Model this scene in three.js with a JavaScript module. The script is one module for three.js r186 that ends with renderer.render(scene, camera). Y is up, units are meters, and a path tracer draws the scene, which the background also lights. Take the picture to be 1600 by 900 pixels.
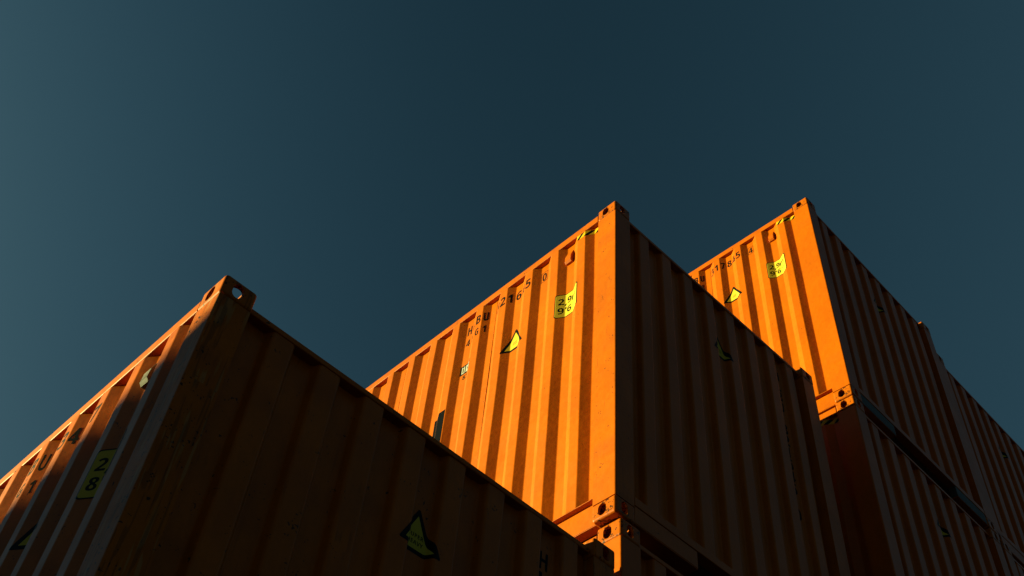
import * as THREE from 'three';
import { mergeGeometries } from 'three/addons/utils/BufferGeometryUtils.js';
import { RoundedBoxGeometry } from 'three/addons/geometries/RoundedBoxGeometry.js';
import { Brush, Evaluator, SUBTRACTION } from 'three-bvh-csg';

// ---------------------------------------------------------------- camera, sky, sun, exposure
const scene = new THREE.Scene();
const rad = THREE.MathUtils.degToRad;
const TOP = 8.712;                       // height of the middle stack's top corner
const camera = new THREE.PerspectiveCamera(29.97, 16 / 9, 0.1, 6000);
camera.rotation.order = 'YXZ';
camera.rotation.set(rad(50.05), rad(-40.17), rad(6.61));
camera.position.set(-3.464, TOP - 6.595, 3.037);

const renderer = new THREE.WebGLRenderer({ antialias: true });
renderer.toneMapping = THREE.LinearToneMapping;
renderer.toneMappingExposure = 3.4;
renderer.shadowMap.enabled = true;

const SUN_TURN = rad(54), SUN_HEIGHT = Math.atan(0.22 * Math.cos(SUN_TURN));
const toSun = new THREE.Vector3(-Math.cos(SUN_TURN) * Math.cos(SUN_HEIGHT), Math.sin(SUN_HEIGHT), -Math.sin(SUN_TURN) * Math.cos(SUN_HEIGHT));
const sun = new THREE.DirectionalLight(new THREE.Color().setRGB(1, 0.97, 0.40), 5);
sun.target.position.set(0, 5, 0); sun.position.copy(toSun).multiplyScalar(60).add(sun.target.position);
sun.castShadow = true; sun.shadow.mapSize.set(4096, 4096); sun.shadow.radius = 1;
Object.assign(sun.shadow.camera, { left: -25, right: 25, top: 20, bottom: -20, near: 1, far: 140 });
scene.add(sun, sun.target);

{ // clear evening sky: darkest at right angles to the sun, paler towards sun, antisun and horizon
  const W = 512, H = 256, data = new Float32Array(W * H * 4), v = new THREE.Vector3();
  for (let j = 0; j < H; j++) for (let i = 0; i < W; i++) {
    const el = ((j + 0.5) / H - 0.5) * Math.PI, az = ((i + 0.5) / W - 0.5) * 2 * Math.PI;
    v.set(Math.cos(el) * Math.cos(az), Math.sin(el), Math.cos(el) * Math.sin(az));
    const g = THREE.MathUtils.radToDeg(v.angleTo(toSun)), se = Math.max(0, v.y);
    const q = Math.max(0, g - 70) / 25;
    const G = Math.min(0.0154 + 0.0606 * Math.exp(-(g - 50) / 14) + 0.042 * (1 - Math.exp(-q * q / 2)) + 0.0315 * (1 - se), 0.11);
    const k = (j * W + i) * 4, s = 1 / 3.4;
    data[k] = s * G * Math.min(0.292 + 1.65 * G, 0.9); data[k + 1] = s * G; data[k + 2] = s * G * Math.max(1.60 - 3.5 * G, 0.85); data[k + 3] = 1;
  }
  const t = new THREE.DataTexture(data, W, H, THREE.RGBAFormat, THREE.FloatType);
  t.mapping = THREE.EquirectangularReflectionMapping; t.magFilter = t.minFilter = THREE.LinearFilter; t.needsUpdate = true;
  scene.background = t; scene.environment = t;
}

// ---------------------------------------------------------------- helpers
let seed = 7;
const rnd = () => { seed = (seed * 1664525 + 1013904223) >>> 0; return seed / 4294967296; };
const taken = {};
const numbered = (n) => { const k = taken[n] = (taken[n] ?? -1) + 1; return k ? `${n}_${String(k).padStart(3, '0')}` : n; };
function add(name, geo, mat, parent) {
  const m = new THREE.Mesh(geo, mat); m.name = name; m.castShadow = m.receiveShadow = true; parent.add(m); return m;
}
function boxUV(g) {                      // uv in metres by the way a face points
  const p = g.attributes.position, n = g.attributes.normal, uv = new Float32Array(p.count * 2);
  for (let i = 0; i < p.count; i++) {
    const ax = Math.abs(n.getX(i)), ay = Math.abs(n.getY(i)), az = Math.abs(n.getZ(i));
    if (ay > ax && ay > az) { uv[2 * i] = p.getX(i); uv[2 * i + 1] = p.getZ(i); }
    else if (ax > az) { uv[2 * i] = p.getZ(i); uv[2 * i + 1] = p.getY(i); }
    else { uv[2 * i] = p.getX(i) + 0.37; uv[2 * i + 1] = p.getY(i); }
  }
  g.setAttribute('uv', new THREE.BufferAttribute(uv, 2)); return g;
}
function box(x0, x1, y0, y1, z0, z1, r = 0.004) {
  const g = r ? new RoundedBoxGeometry(x1 - x0, y1 - y0, z1 - z0, 2, r) : new THREE.BoxGeometry(x1 - x0, y1 - y0, z1 - z0);
  g.translate((x0 + x1) / 2, (y0 + y1) / 2, (z0 + z1) / 2); return boxUV(g.index ? g.toNonIndexed() : g);
}
function canvasTex(w, h, draw, srgb = true) {
  const c = document.createElement('canvas'); c.width = w; c.height = h;
  const x = c.getContext('2d'); draw(x, w, h);
  const t = new THREE.CanvasTexture(c); if (srgb) t.colorSpace = THREE.SRGBColorSpace; t.magFilter = THREE.LinearFilter; return t;
}
// tiling value noise
function noiseGrid(n) { const a = new Float32Array(n * n); for (let i = 0; i < n * n; i++) a[i] = rnd(); return (x, y) => {
  const xi = Math.floor(x), yi = Math.floor(y), fx = x - xi, fy = y - yi, sx = fx * fx * (3 - 2 * fx), sy = fy * fy * (3 - 2 * fy);
  const q = (i, j) => a[((j % n + n) % n) * n + ((i % n + n) % n)];
  return (q(xi, yi) * (1 - sx) + q(xi + 1, yi) * sx) * (1 - sy) + (q(xi, yi + 1) * (1 - sx) + q(xi + 1, yi + 1) * sx) * sy;
}; }
const N = { n8: noiseGrid(8), n16: noiseGrid(16), n32: noiseGrid(32), n64: noiseGrid(64), n128: noiseGrid(128), n256: noiseGrid(256) };
function dataTex(size, fn, srgb) {
  const d = new Uint8Array(size * size * 4);
  for (let j = 0; j < size; j++) for (let i = 0; i < size; i++) {
    const c = fn(i / size, j / size), k = (j * size + i) * 4;
    for (let q = 0; q < 3; q++) d[k + q] = 255 * Math.min(1, Math.max(0, c[q])); d[k + 3] = 255;
  }
  const t = new THREE.DataTexture(d, size, size); t.wrapS = t.wrapT = THREE.RepeatWrapping; t.magFilter = THREE.LinearFilter; t.minFilter = THREE.LinearMipmapLinearFilter; t.generateMipmaps = true;
  if (srgb) t.colorSpace = THREE.SRGBColorSpace; t.needsUpdate = true; return t;
}

// ---------------------------------------------------------------- paint
// colour maps in sRGB, 2 m a tile: grime blotches, thin run-down streaks, chips down to brown primer
const ORANGE = [0.638, 0.308, 0.0], DUST = [0.48, 0.215, 0.045], PRIMER = [0.20, 0.12, 0.07];
const mix = (a, b, t) => a.map((v, i) => v + (b[i] - v) * t);
const step = (a, b, v) => { const t = Math.min(1, Math.max(0, (v - a) / (b - a))); return t * t * (3 - 2 * t); };
function paintMap({ dirt, chip, scratch = 0 }) {
  return dataTex(1024, (u, v) => {
    const fine = N.n256(u * 256, v * 256), mid = N.n64(u * 64, v * 64), big = N.n16(u * 16, v * 16), huge = N.n8(u * 8, v * 8);
    const streak = N.n128(u * 128, v * 16) * 0.6 + N.n256(u * 256, v * 32) * 0.4;
    let c = mix(ORANGE, DUST, dirt * step(0.45, 0.95, 0.5 * big + 0.35 * streak + 0.25 * huge));
    c = c.map((x) => x * (1 + 0.05 * (fine - 0.5) + 0.05 * (mid - 0.5) + 0.11 * (huge - 0.5) + 0.06 * (streak - 0.5)));
    c = mix(c, PRIMER, dirt * 0.55 * step(0.70, 0.86, streak) * step(0.5, 0.8, N.n32(u * 32, v * 8)));
    const speck = 0.62 * N.n256(u * 256, v * 256) + 0.38 * N.n64(u * 64 + 9, v * 64);
    c = mix(c, PRIMER, step(0.90 - chip * 0.20, 0.93 - chip * 0.20, speck) * 0.9);
    if (scratch) {
      const s = 0.55 * N.n256(u * 256 + v * 9, v * 12) + 0.45 * N.n128(u * 128 - v * 5, v * 20 + 3);
      c = mix(c, [0.62, 0.50, 0.45], scratch * step(0.60, 0.72, s) * step(0.35, 0.6, big));
      c = mix(c, PRIMER, scratch * step(0.66, 0.76, N.n256(u * 256 + 40, v * 16 + 5)) * 0.7);
    }
    return c;
  }, true);
}
const roughTex = dataTex(512, (u, v) => { const r = 0.78 + 0.22 * (0.5 * N.n16(u * 16, v * 16) + 0.5 * N.n64(u * 64, v * 64)); return [r, r, r]; });
const peelTex = dataTex(512, (u, v) => { const r = 0.6 * N.n64(u * 64, v * 64) + 0.4 * N.n128(u * 128, v * 128); return [r, r, r]; });
for (const t of [roughTex, peelTex]) t.repeat.set(0.5, 0.5);
function paint(map, tint = [1, 1, 1], rough = 0.42, gloss = 0.36) {
  map.repeat.set(0.5, 0.5);
  return new THREE.MeshPhysicalMaterial({ map, specularIntensity: gloss, specularColor: new THREE.Color().setRGB(1, 0.58, 0.52), color: new THREE.Color().setRGB(...tint), roughness: rough, roughnessMap: roughTex, bumpMap: peelTex, bumpScale: 0.0006 });
}
const cleanMap = paintMap({ dirt: 0.13, chip: 0 }), usedMap = paintMap({ dirt: 0.34, chip: 0.22 }), oldMap = paintMap({ dirt: 0.45, chip: 0.3 });
const chippedMap = paintMap({ dirt: 0.30, chip: 1.15 }), scuffMap = paintMap({ dirt: 0.50, chip: 0.6, scratch: 0.4 });
const M = {
  clean: { wall: paint(cleanMap), frame: paint(usedMap), casting: paint(chippedMap), post: paint(usedMap) },
  used: { wall: paint(cleanMap, [0.98, 0.94, 0.95]), frame: paint(usedMap, [0.98, 0.94, 0.95]), casting: paint(chippedMap), post: paint(cleanMap, [0.98, 0.94, 0.95]) },
  old: { wall: paint(oldMap), frame: paint(oldMap, [1, 1, 1], 0.55, 0.25), casting: paint(scuffMap, [1, 1, 1], 0.6, 0.25), post: paint(scuffMap, [1, 1, 1], 0.5, 0.25) },
};
const floorWood = new THREE.MeshStandardMaterial({ color: new THREE.Color().setRGB(0.09, 0.06, 0.04), roughness: 0.85 });
const greySill = new THREE.MeshPhysicalMaterial({ specularIntensity: 0.3, color: new THREE.Color().setRGB(0.05, 0.045, 0.042), roughness: 0.6, roughnessMap: roughTex });
const ventMetal = new THREE.MeshStandardMaterial({ color: new THREE.Color().setRGB(0.09, 0.075, 0.06), roughness: 0.75, metalness: 0.2, roughnessMap: roughTex });

// ---------------------------------------------------------------- corrugated sheet
const LEN = 12.192, WID = 2.438, HIGH = 2.896, LOW = 2.591;
// a polyline of [u, depth] bends -> points with rounded bends and their normals (nu, nd); outward is -depth
function roundBends(pts, r = 0.012) {
  const out = [];
  const seg = (a, b) => { const du = b[0] - a[0], dd = b[1] - a[1], l = Math.hypot(du, dd); return [du / l, dd / l, l]; };
  for (let i = 0; i < pts.length; i++) {
    if (i === 0 || i === pts.length - 1) { const s = i ? seg(pts[i - 1], pts[i]) : seg(pts[0], pts[1]); out.push([...pts[i], s[1], -s[0]]); continue; }
    const a = seg(pts[i - 1], pts[i]), b = seg(pts[i], pts[i + 1]), c = Math.min(r * Math.tan(Math.acos(Math.min(1, a[0] * b[0] + a[1] * b[1])) / 2) * 1.6, a[2] * 0.4, b[2] * 0.4);
    const p0 = [pts[i][0] - a[0] * c, pts[i][1] - a[1] * c], p2 = [pts[i][0] + b[0] * c, pts[i][1] + b[1] * c];
    for (const t of [0, 0.33, 0.67, 1]) {
      const q = (k) => (1 - t) ** 2 * p0[k] + 2 * t * (1 - t) * pts[i][k] + t * t * p2[k];
      let n = [a[1] * (1 - t) + b[1] * t, -(a[0] * (1 - t) + b[0] * t)]; const l = Math.hypot(...n); out.push([q(0), q(1), n[0] / l, n[1] / l]);
    }
  }
  return out;
}
// slight waviness of the sheet, shared by the wall and by what is printed on it
const wave = (u, y) => 0.0016 * (Math.sin(u * 2.9 + y * 1.7) + Math.sin(u * 1.3 - y * 3.1 + 2) + 0.7 * Math.sin(u * 6.1 + y * 4.3 + 1));
// place: (u, depth, y) -> [x, y, z]; turn: (nu, nd, ny) -> normal
function sheet(pts, y0, y1, rows, place, turn, flip, lift = 0, uvFn = (u, s, y) => [s, y]) {
  const P = [], Nn = [], U = [], I = []; let s = 0; const e = 0.02;
  pts.forEach(([u, d, nu, nd], i) => {
    if (i) s += Math.hypot(u - pts[i - 1][0], d - pts[i - 1][1]);
    for (let j = 0; j <= rows; j++) {
      const y = y0 + (y1 - y0) * j / rows, w = wave(u, y);
      const o = nd > 0 ? -lift : lift;          // outward is towards lesser depth
      P.push(...place(u + nu * o, d + nd * o + w, y));
      const gu = (wave(u + e, y) - w) / e, gy = (wave(u, y + e) - w) / e; const v = new THREE.Vector3(...turn(nu + gu, nd, gy)).normalize();
      Nn.push(v.x, v.y, v.z); U.push(...uvFn(u, s + pts[0][0], y));
      if (i && j) { const a = (i - 1) * (rows + 1) + j - 1, b = a + 1, c = a + rows + 1, f = c + 1; flip ? I.push(a, b, c, b, f, c) : I.push(a, c, b, b, c, f); }
    }
  });
  const g = new THREE.BufferGeometry();
  g.setAttribute('position', new THREE.Float32BufferAttribute(P, 3)); g.setAttribute('normal', new THREE.Float32BufferAttribute(Nn, 3)); g.setAttribute('uv', new THREE.Float32BufferAttribute(U, 2)); g.setIndex(I);
  return g;
}
// side wall: 278 mm waves 36 mm deep; bends counted from the near post
const PITCH = 0.278, D0 = -0.243, DEEP = 0.040;
const sideBends = [];
for (let k = 0; k < 43; k++) { const d = D0 - PITCH * k; sideBends.push([d + 0.138, 0], [d + 0.074, DEEP], [d, DEEP], [d - 0.064, 0]); }
const SIDE_END = -LEN + 0.178;
const sideDepth = (z) => { for (let i = 1; i < sideBends.length; i++) { const [a, da] = sideBends[i - 1], [b, db] = sideBends[i]; if (z <= a && z >= b) return da + (db - da) * (a - z) / (a - b); } return 0; };
function cut(bends, hi, lo, depth) {                // part of a bend list between hi and lo (u falling)
  return [[hi, depth(hi)], ...bends.filter(([u]) => u < hi - 0.001 && u > lo + 0.001), [lo, depth(lo)]];
}
const SIDE_X = 0.004;                               // outer faces stand 4 mm behind the castings
const sidePlace = (u, d, y) => [SIDE_X + d, y, u], sideTurn = (nu, nd, ny) => [-Math.abs(nd), -ny, nd > 0 ? -nu : nu];
// end wall: 255 mm waves 45 mm deep, set back behind the posts
const endBends = [[0.15, 0.045]];
for (let k = 0; k < 8; k++) { const a = 0.30 + 0.255 * k; endBends.push([a - 0.02, 0.045], [a, 0], [a + 0.11, 0], [a + 0.13, 0.045]); }
endBends.push([2.288, 0.045]);
const END_Z = -0.034;
const endPlace = (u, d, y) => [u, y, END_Z - d], endTurn = (nu, nd, ny) => [nd > 0 ? -nu : nu, -ny, Math.abs(nd)];
const endDepth = (x) => { for (let i = 1; i < endBends.length; i++) { const [a, da] = endBends[i - 1], [b, db] = endBends[i]; if (x >= a && x <= b) return da + (db - da) * (x - a) / (b - a); } return 0; };
const endRound = roundBends(endBends.map(([u, d]) => [u, d]));

// ---------------------------------------------------------------- corner casting: a hollow block with a hole in each outer face
const ev = new Evaluator(); ev.attributes = ['position', 'normal']; ev.useGroups = false;
const CX = 0.162, CY = 0.118, CZ = 0.178;
function oval(w, h) { const s = new THREE.Shape(), r = Math.min(w, h) / 2, a = w / 2 - r, b = h / 2 - r; s.absarc(a, b, r, 0, Math.PI / 2).absarc(-a, b, r, Math.PI / 2, Math.PI).absarc(-a, -b, r, Math.PI, 1.5 * Math.PI).absarc(a, -b, r, 1.5 * Math.PI, 2 * Math.PI); return s; }
const prism = (w, h, d) => { const g = new THREE.ExtrudeGeometry(oval(w, h), { depth: d, bevelEnabled: false, curveSegments: 7 }); g.translate(0, 0, -d / 2); return g; };
function castingGeometry() {                        // outer faces at x = 0, z = 0 and y = 0 (top)
  const strip = (g) => { g.deleteAttribute('uv'); return g; };
  const outer = strip(new RoundedBoxGeometry(CX, CY, CZ, 4, 0.017)); outer.translate(CX / 2, -CY / 2, -CZ / 2);
  let b = new Brush(outer); b.updateMatrixWorld();
  const take = (g) => { const c = new Brush(strip(g)); c.updateMatrixWorld(); b = ev.evaluate(b, c, SUBTRACTION); };
  const inner = new THREE.BoxGeometry(CX - 0.034, CY - 0.036, CZ - 0.034); inner.translate(CX / 2, -CY / 2 - 0.001, -CZ / 2); take(inner);
  const side = prism(0.060, 0.079, 0.06); side.rotateY(Math.PI / 2); side.translate(0, -CY / 2, -0.100); take(side);
  const end = prism(0.051, 0.079, 0.06); end.translate(0.073, -CY / 2, 0); take(end);
  const top = prism(0.064, 0.124, 0.08); top.rotateX(Math.PI / 2); top.translate(CX / 2, 0, -CZ / 2); take(top);
  const g = b.geometry.index ? b.geometry.toNonIndexed() : b.geometry.clone(); g.clearGroups?.(); return g;
}
const castBase = castingGeometry();
function mirrored(g, sx, sy, sz) {
  const c = g.clone(), p = c.attributes.position, n = c.attributes.normal;
  for (let i = 0; i < p.count; i++) { p.setXYZ(i, p.getX(i) * sx, p.getY(i) * sy, p.getZ(i) * sz); n.setXYZ(i, n.getX(i) * sx, n.getY(i) * sy, n.getZ(i) * sz); }
  if (sx * sy * sz < 0) for (let i = 0; i < p.count; i += 3) for (const a of [p, n]) { const t = [a.getX(i), a.getY(i), a.getZ(i)]; a.setXYZ(i, a.getX(i + 1), a.getY(i + 1), a.getZ(i + 1)); a.setXYZ(i + 1, ...t); }
  return boxUV(c);
}
const castings = {};
for (const sx of [1, -1]) for (const sy of [1, -1]) for (const sz of [1, -1]) castings[`${sx}${sy}${sz}`] = mirrored(castBase, sx, sy, sz);

// ---------------------------------------------------------------- print
const INK = '#0b0b0c', YELLOW = '#b49a30';
function glyph(x, ch, cx, cy, h, sq = 0.62, weight = 'bold') {      // one stencil-like character, h pixels high
  x.save(); x.translate(cx, cy); x.font = `${weight} ${h * 1.38}px sans-serif`; x.textAlign = 'center'; x.textBaseline = 'middle';
  const w = x.measureText(ch).width; x.scale(Math.min(1, sq * h / Math.max(w, 1)) , 1); x.fillText(ch, 0, h * 0.06); x.restore();
}
const decalMats = {};
function decalMat(key, w, h, draw, rough = 0.5) {
  if (!decalMats[key]) decalMats[key] = new THREE.MeshPhysicalMaterial({ specularIntensity: 0.12, map: canvasTex(w, h, (x) => { x.clearRect(0, 0, w, h); draw(x, w, h); }), alphaTest: 0.5, roughness: rough, side: THREE.DoubleSide });
  return decalMats[key];
}
function sideDecal(name, z0, z1, y0, y1, mat, parent, lift = 0.0007) {  // z0 < z1
  const bends = cut(sideBends, z1, z0, sideDepth), g = sheet(roundBends(bends), y0, y1, 6, sidePlace, sideTurn, true, lift, (u, s, y) => [(u - z0) / (z1 - z0), (y - y0) / (y1 - y0)]);
  return add(name, g, mat, parent);
}
function endDecal(name, x0, x1, y0, y1, mat, parent, lift = 0.0006) {
  const bends = [[x0, endDepth(x0)], ...endBends.filter(([u]) => u > x0 + 0.001 && u < x1 - 0.001), [x1, endDepth(x1)]];
  const g = sheet(roundBends(bends), y0, y1, 6, endPlace, endTurn, false, lift, (u, s, y) => [(u - x0) / (x1 - x0), (y - y0) / (y1 - y0)]);
  return add(name, g, mat, parent);
}
const facet = { inner: (k) => D0 - PITCH * k + 0.036, light: (k) => D0 - PITCH * k + 0.106, outer: (k) => D0 - PITCH * k + 0.175, dark: (k) => D0 - PITCH * k - 0.034 };
const slots = [['inner', 5], ['light', 5], ['outer', 5], ['dark', 4], ['light', 4], ['outer', 4], ['dark', 3], ['inner', 3], ['light', 3], ['outer', 3], ['inner', 2]].map(([f, k]) => facet[f](k));
function serialMat(id) {                            // eleven characters, the last one in a box, on the facets of the wall
  const z0 = -1.66, z1 = -0.70, S = 1066;
  return decalMat('serial' + id, 1024, 128, (x) => {
    x.fillStyle = INK; [...id].forEach((c, i) => glyph(x, c, (slots[i] - z0) * S, 64, i === 10 ? 92 : 106, i === 3 || i === 6 ? 0.46 : i === 10 ? 0.58 : 0.64));
    x.strokeStyle = INK; x.lineWidth = 3.5; x.strokeRect((slots[10] - z0) * S - 36, 6, 72, 116);
  });
}
const sizeMat = (id) => decalMat('size' + id, 512, 128, (x) => { x.fillStyle = INK; [...id].forEach((c, i) => glyph(x, c, (slots[i] + 1.66) * 1462, 64, 112, i === 3 ? 0.44 : 0.64)); });
const heightMat = (a, b, fill = YELLOW) => decalMat('height' + a, 256, 320, (x, w, h) => {
  x.fillStyle = INK; x.beginPath(); x.roundRect(0, 0, w, h, 26); x.fill();
  x.fillStyle = fill; x.beginPath(); x.roundRect(9, 9, w - 18, h - 18, 20); x.fill();
  x.fillStyle = INK; [[a, 98], [b, 222]].forEach(([t, y]) => [...t].forEach((c, i) => glyph(x, c, w * [0.2, 0.355, 0.5, 0.74][i], c === ',' ? y + 6 : c === "'" || c === '"' ? y - 2 : y, 84, c === 'm' ? 0.95 : 0.62)));
}, 0.45);
const warnMat = (big, fill = YELLOW) => decalMat('warn' + big + fill, 512, 512, (x) => {
  const w = 256, h = 256; x.scale(2, 2);
  const tri = (q) => { x.beginPath(); x.moveTo(w / 2, q); x.lineTo(w - q * 0.9, h - q * 0.55); x.lineTo(q * 0.9, h - q * 0.55); x.closePath(); };
  x.lineJoin = 'round'; x.fillStyle = x.strokeStyle = INK; tri(14); x.fill(); x.lineWidth = 18; x.stroke();
  x.fillStyle = fill; tri(42); x.fill();
  x.fillStyle = INK; x.textAlign = 'center'; x.font = `bold ${big}px sans-serif`; x.fillText('SUPER', w / 2, 168); x.fillText('HEAVY', w / 2, 168 + big * 1.2);
}, 0.45);
const tapeMat = decalMat('tape', 512, 128, (x, w, h) => { x.fillStyle = '#b08f18'; x.fillRect(0, 0, w, h); x.fillStyle = INK; for (let i = -2; i < 4; i++) { x.beginPath(); x.moveTo(i * 190 - 20, h); x.lineTo(i * 190 + 66, h); x.lineTo(i * 190 + 66 + h, 0); x.lineTo(i * 190 - 20 + h, 0); x.fill(); } }, 0.4);
const railMat = decalMat('rail', 256, 320, (x, w) => {
  x.fillStyle = INK; x.fillRect(6, 6, w - 12, 180); x.fillStyle = '#96918a'; x.fillRect(34, 30, 62, 132); x.fillRect(116, 30, 106, 132);
  x.fillStyle = INK; x.font = 'bold 150px sans-serif'; x.textAlign = 'center'; x.textBaseline = 'middle'; x.fillText('i', 65, 92); x.fillText('c', 172, 78); x.font = 'bold 110px sans-serif'; x.fillText('87', w / 2, 258);
});
const strokeMat = new THREE.MeshPhysicalMaterial({ specularIntensity: 0.1, color: new THREE.Color().setRGB(0.004, 0.004, 0.0045), roughness: 0.3, side: THREE.DoubleSide });
const columnMat = (id) => decalMat('column' + id, 128, 2048, (x) => { x.fillStyle = INK; [...id].forEach((c, i) => glyph(x, c, 64, 80 + i * 157, 138, 0.66)); });

// ---------------------------------------------------------------- container
const geoCache = {};
function shapes(H) {
  if (geoCache[H]) return geoCache[H];
  const S = geoCache[H] = {};
  const wallLo = 0.176, wallHi = H - 0.104;
  S.panels = [];                                    // sheets of the near side wall, welded on inner flats
  let hi = -0.1765, k = 4;
  while (hi > SIDE_END + 0.01) {
    const lo = Math.max(SIDE_END, D0 - PITCH * k + 0.061);
    const pts = roundBends(cut(sideBends, hi, lo + 0.0008, sideDepth));
    const g = sheet(pts, wallLo, wallHi, 10, sidePlace, sideTurn, true);
    const bead = new THREE.CylinderGeometry(0.003, 0.003, wallHi - wallLo, 5); bead.translate(SIDE_X + DEEP - 0.0003, (wallLo + wallHi) / 2, lo);
    S.panels.push(mergeGeometries([g.toNonIndexed(), boxUV(bead.toNonIndexed())])); hi = lo - 0.0008; k += 4;
  }
  const full = roundBends(cut(sideBends, -0.1765, SIDE_END, sideDepth));
  S.farSide = sheet(full, wallLo, wallHi, 1, (u, d, y) => [WID - SIDE_X - d, y, u], (a, b, c) => { const n = sideTurn(a, b, c); return [-n[0], n[1], n[2]]; }, false);
  S.end = sheet(endRound, 0.15, H - 0.0905, 10, endPlace, endTurn, false);
  S.farEnd = sheet(endRound, 0.15, H - 0.0905, 1, (u, d, y) => [u, y, -LEN - END_Z + d], (a, b, c) => { const n = endTurn(a, b, c); return [n[0], n[1], -n[2]]; }, true);
  S.roof = box(0.05, WID - 0.05, H - 0.034, H - 0.014, -LEN + 0.1, -0.1, 0.004);
  S.floor = mergeGeometries([box(0.05, WID - 0.05, 0.14, 0.165, -LEN + 0.08, -0.081, 0), ...Array.from({ length: 38 }, (_, i) => box(0.05, WID - 0.05, 0.02, 0.139, -0.42 - i * 0.3, -0.375 - i * 0.3, 0))]);   // boards on cross members
  const w = WID;
  S.topRail = box(0.004, 0.068, H - 0.105, H - 0.036, -LEN + CZ + 0.001, -CZ - 0.001, 0.006);
  S.farTopRail = box(w - 0.068, w - 0.004, H - 0.105, H - 0.036, -LEN + CZ + 0.001, -CZ - 0.001, 0.006);
  const sill = (x, s) => mergeGeometries([
    box(...(s > 0 ? [x + 0.004, x + 0.055] : [x - 0.055, x - 0.004]), 0.1705, 0.1755, -LEN + CZ + 0.001, -CZ - 0.001, 0.002),
    box(...(s > 0 ? [x + 0.039, x + 0.047] : [x - 0.047, x - 0.039]), 0.0185, 0.1705, -LEN + CZ + 0.001, -CZ - 0.001, 0.002)]);
  S.flanges = [[0.040, 0.10], [w - 0.10, w - 0.040]].map(([a, b]) => box(a, b, 0.0125, 0.018, -LEN + CZ + 0.001, -CZ - 0.001, 0.002));
  S.sillUnder = [[CX + 0.001, 0.703], [1.735, w - CX - 0.001]].map(([a, b]) => box(a, b, 0.013, 0.0185, -0.12, -0.010, 0.002));
  S.bottomRail = sill(0, 1); S.farBottomRail = sill(w, -1);
  S.header = box(CX + 0.001, w - CX - 0.001, H - 0.090, H - 0.060, -0.095, -0.030, 0.005);
  S.farHeader = box(CX + 0.001, w - CX - 0.001, H - 0.090, H - 0.060, -LEN + 0.030, -LEN + 0.095, 0.005);
  S.endLip = box(CX + 0.001, w - CX - 0.001, 0.138, 0.196, -0.080, -0.004, 0.004);
  S.endSill = [box(CX + 0.001, 0.704, 0.019, 0.135, -0.075, -0.008, 0.004), box(1.734, w - CX - 0.001, 0.019, 0.135, -0.075, -0.008, 0.004)];
  S.farSill = box(CX + 0.001, w - CX - 0.001, 0.019, 0.196, -LEN + 0.008, -LEN + 0.075, 0.004);
  // post: one folded section, outer corner rounded
  const post = () => { const s = new THREE.Shape(); const r = 0.012, i = 0.003; s.moveTo(i, 0.174); s.lineTo(i, i + r); s.quadraticCurveTo(i, i, i + r, i); s.lineTo(0.158, i); s.lineTo(0.158, 0.09); s.lineTo(0.06, 0.174); s.closePath();
    const g = new THREE.ExtrudeGeometry(s, { depth: H - 2 * CY - 0.002, bevelEnabled: false, curveSegments: 5 }); g.rotateX(-Math.PI / 2); g.translate(0, CY + 0.001, 0); return g.toNonIndexed ? g.index ? g.toNonIndexed() : g : g; };
  const p = post(); S.posts = [[1, 1], [-1, 1], [1, -1], [-1, -1]].map(([sx, sz]) => { const c = mirrored(p, sx, 1, sz); c.translate(sx < 0 ? w : 0, 0, sz < 0 ? -LEN : 0); return c; });
  return S;
}
// a small ventilator cover in the hollow of the wall under the top rail
const ventGeo = (() => { const s = new THREE.Shape(); s.moveTo(0.044, 0); s.lineTo(0.024, 0); s.lineTo(0.012, 0.016); s.lineTo(0.014, 0.070); s.lineTo(0.038, 0.140); s.lineTo(0.044, 0.140); s.closePath();
  const g = new THREE.ExtrudeGeometry(s, { depth: 0.056, bevelEnabled: true, bevelSize: 0.002, bevelThickness: 0.002, bevelSegments: 2, curveSegments: 2 }); g.translate(SIDE_X, 0, 0); return boxUV(g.index ? g.toNonIndexed() : g); })();

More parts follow.
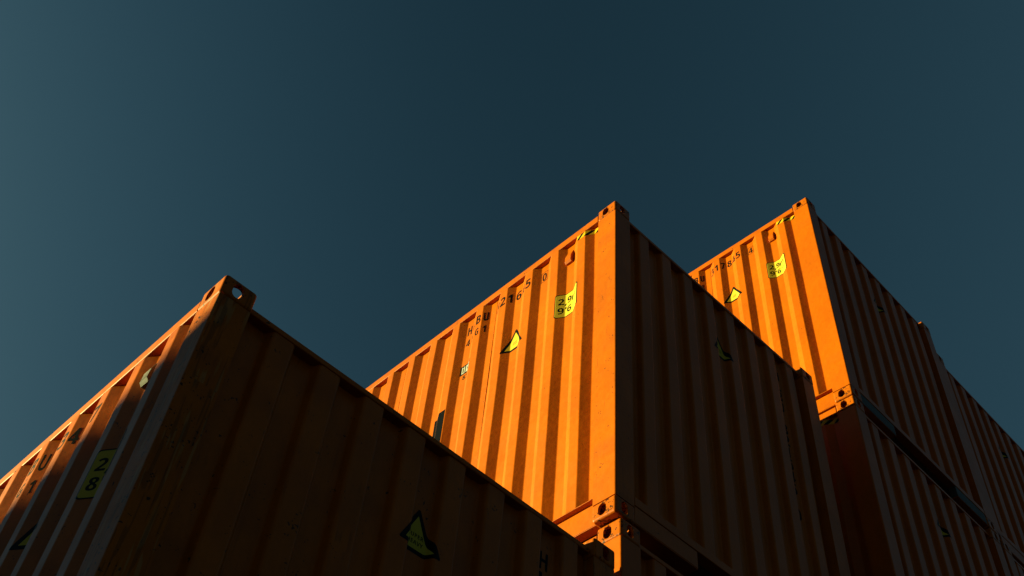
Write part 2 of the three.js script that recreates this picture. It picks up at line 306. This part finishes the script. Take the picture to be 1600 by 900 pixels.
function container({ label, at, turn = 0, H = HIGH, look = 'clean', serial, size, height, mark, warn = 20, end = true, sill }) {
  const c = new THREE.Group(); c.name = numbered('shipping_container'); scene.add(c);
  c.position.set(...at); c.rotation.y = rad(turn);
  c.userData = { label, category: 'shipping container', group: 'orange shipping containers stacked like steps' };
  const S = shapes(H), m = M[look];
  S.panels.forEach((g) => add('side_panel', g, m.wall, c));
  add('side_wall', S.farSide, m.wall, c); add('end_wall', S.end, m.wall, c); add('end_wall', S.farEnd, m.wall, c);
  add('roof', S.roof, m.frame, c); add('floor', S.floor, floorWood, c);
  add('top_rail', S.topRail, m.frame, c); add('top_rail', S.farTopRail, m.frame, c);
  add('bottom_rail', S.bottomRail, m.frame, c); add('bottom_rail', S.farBottomRail, m.frame, c);
  add('header', S.header, m.frame, c); add('header', S.farHeader, m.frame, c);
  add('end_lip', S.endLip, m.frame, c); for (const g of S.endSill) add('end_sill', g, sill ?? m.frame, c); add('end_sill', S.farSill, m.frame, c);
  for (const g of S.flanges) add('bottom_flange', g, m.frame, c);
  for (const g of S.sillUnder) add('sill_underside', g, m.frame, c);
  for (const g of S.posts) add('corner_post', g, m.post, c);
  for (const sx of [1, -1]) for (const sy of [1, -1]) for (const sz of [1, -1]) add('corner_casting', castings[`${sx}${sy}${sz}`], m.casting, c).position.set(sx < 0 ? WID : 0, sy > 0 ? H : 0, sz < 0 ? -LEN : 0);
  if (serial) sideDecal('serial_number', -1.66, -0.70, H - 0.300, H - 0.180, serialMat(serial), c);
  if (size) sideDecal('size_code', -1.66, -1.31, H - 0.428, H - 0.340, sizeMat(size), c);
  if (height) {
    sideDecal('height_sticker', -0.594, -0.372, H - 0.895, H - 0.642, heightMat(...height), c);
    sideDecal('warning_triangle', -1.150, -0.912, H - 0.865, H - 0.640, warnMat(16), c);
    const v = add('ventilator_cover', ventGeo, look === 'old' ? ventMetal : m.frame, c); v.position.set(0, H - 0.315, -0.520);
  }
  if (height && H === HIGH) sideDecal('hazard_tape', -0.392, -0.1775, H - 0.172, H - 0.120, tapeMat, c);
  if (mark) {
    sideDecal('approval_sticker', -1.642, -1.50, H - 0.815, H - 0.638, railMat, c);
    sideDecal('letter_stroke', -1.862, -1.702, H - 1.80, H - 1.07, strokeMat, c);
  }
  if (end) { endDecal('warning_triangle', 1.12, 1.355, H - 0.665, H - 0.435, warnMat(warn), c); }
  if (end && serial) endDecal('serial_number', 1.950, 2.056, H - 1.72, H - 0.21, columnMat(`${serial.slice(0, 4)} ${serial.slice(4, 10)} ${serial[10]}`), c);
  return c;
}
const two = ['2,9m', `9'6"`], lowTwo = ['2,6m', `8'6"`];
const GAP = 0.012;
// middle stack, three high
container({ label: 'sunlit orange container topmost in the middle stack, with a black letter stroke', at: [0, TOP - HIGH, 0], turn: -0.79, serial: 'HLBU3216450', size: '45G1', height: two, mark: true });
container({ label: 'orange container right under the sunlit middle one, only its top corner lit', at: [0.045, TOP - 2 * HIGH - GAP, 0.0], turn: -0.6, look: 'used' });
container({ label: 'orange container on the ground at the foot of the middle stack', at: [0.02, TOP - 3 * HIGH - 2 * GAP, 0.0], turn: -0.4, look: 'used' });
// left stack, two high, the upper one a low container
const LT = TOP - 3.201;
container({ label: 'weathered dark orange container at the front left with scuffed corner post and open corner casting', at: [-2.475, LT - LOW, 0.03], turn: -0.1, H: LOW, look: 'old', serial: 'HLBU1346273', size: '42G1', height: lowTwo, warn: 32 });
container({ label: 'orange container on the ground under the weathered front left one', at: [-2.475, LT - LOW - HIGH - 0.024, 0.03], turn: -0.1, look: 'used' });
// right stack, four high
const RX = 2.816, RZ = 0.174;
container({ label: 'highest sunlit orange container, right of the middle one, with yellow height sticker and hazard tape', at: [RX, TOP, RZ], turn: 0.77, look: 'used', serial: 'HLBU3178454', size: '45G1', height: two, sill: greySill });
container({ label: 'shaded orange container under the highest one, with a lit strip of hazard tape', at: [RX, TOP - HIGH - 0.010, RZ], turn: 0.77, look: 'used', serial: 'HLBU2204517', size: '45G1', height: two });
container({ label: 'orange container second from the ground in the right stack', at: [RX, TOP - 2 * HIGH - 0.014, RZ], turn: 0.7, look: 'used' });
container({ label: 'orange container on the ground at the foot of the right stack', at: [RX, TOP - 3 * HIGH - 0.018, RZ], turn: 0.7, look: 'used' });
// stack at the right edge
const SX = 5.31, SZ = 0.11;
container({ label: 'low dark orange container at the right edge, topmost beside the highest container', at: [SX, TOP, SZ], turn: 0.77, H: LOW, look: 'used' });
container({ label: 'dark orange container at the right edge, second from the top of its stack', at: [SX, TOP - HIGH - 0.010, SZ + 0.03], turn: 0.77, look: 'used' });
container({ label: 'orange container second from the ground in the stack at the right edge', at: [SX, TOP - 2 * HIGH - 0.014, SZ], turn: 0.7, look: 'used' });
container({ label: 'orange container on the ground at the foot of the stack at the right edge', at: [SX, TOP - 3 * HIGH - 0.018, SZ], turn: 0.7, look: 'used' });

// ---------------------------------------------------------------- ground
{
  const asphalt = dataTex(512, (u, v) => { const r = 0.20 + 0.05 * N.n256(u * 256, v * 256) + 0.04 * N.n32(u * 32, v * 32) + 0.03 * N.n8(u * 8, v * 8); return [r * 1.02, r, r * 0.97]; }, true);
  const g = new THREE.PlaneGeometry(4000, 4000); g.rotateX(-Math.PI / 2); g.translate(0, -0.001, 0);
  const uv = g.attributes.uv; for (let i = 0; i < uv.count; i++) uv.setXY(i, uv.getX(i) * 1000, uv.getY(i) * 1000);
  const m = add('ground', g, new THREE.MeshStandardMaterial({ map: asphalt, roughness: 0.92 }), scene); m.userData = { kind: 'structure' };
}
// ---------------------------------------------------------------- warehouse beyond the left edge: its eaves draw the shadow line across the front left container
{
  const w = new THREE.Group(); w.name = 'warehouse'; scene.add(w);
  w.userData = { label: 'grey sheet metal warehouse standing beyond the left edge of the picture', category: 'warehouse' };
  const k = 0.22, D = 10, psi = Math.atan(0.16 / (k + 0.16 * Math.tan(SUN_TURN)));
  const eaves = TOP - 3.40 + k * D;
  w.position.set(-2.475 - D, 0, -D * Math.tan(SUN_TURN)); w.rotation.y = psi;   // local z runs along the eaves, the shed lies towards -x
  const sheetMat = new THREE.MeshStandardMaterial({ color: new THREE.Color().setRGB(0.14, 0.145, 0.15), roughness: 0.6 }), trimMat = new THREE.MeshStandardMaterial({ color: new THREE.Color().setRGB(0.07, 0.075, 0.08), roughness: 0.5 });
  const Z0 = -26, Z1 = 9, X0 = -16;
  const ribs = (a, b) => { const o = []; for (let u = a; u < b - 0.3; u += 0.3) o.push([u, 0], [u + 0.12, 0], [u + 0.16, 0.035], [u + 0.26, 0.035]); o.push([b, 0]); return o.map((p) => [...p]); };
  const flat = (pts) => pts.map(([u, d]) => [u, d, 0, -1]);
  add('wall', sheet(flat(ribs(Z0, Z1)), 0, eaves - 0.2, 1, (u, d, y) => [-0.05 - d, y, u], (a, b, c) => [1, 0, 0], false), sheetMat, w);
  add('wall', sheet(flat(ribs(X0, -0.05)), 0, eaves - 0.2, 1, (u, d, y) => [u, y, Z1 - d], () => [0, 0, 1], false), sheetMat, w);
  add('wall', sheet(flat(ribs(X0, -0.05)), 0, eaves - 0.2, 1, (u, d, y) => [u, y, Z0 + d], () => [0, 0, -1], true), sheetMat, w);
  add('wall', sheet(flat(ribs(Z0, Z1)), 0, eaves - 0.2, 1, (u, d, y) => [X0 + d, y, u], () => [-1, 0, 0], true), sheetMat, w);
  add('roof', box(X0, 0, eaves - 0.2, eaves, Z0, Z1, 0.01), trimMat, w);
  const d = add('roller_door', box(-0.045, 0.03, 0.02, 4.2, -8, -3.5, 0.01), trimMat, w);
  for (let i = 0; i < 14; i++) add('slat', box(0.03, 0.045, 0.06 + i * 0.295, 0.33 + i * 0.295, -7.95, -3.55, 0.004), sheetMat, d);
}
renderer.render(scene, camera);
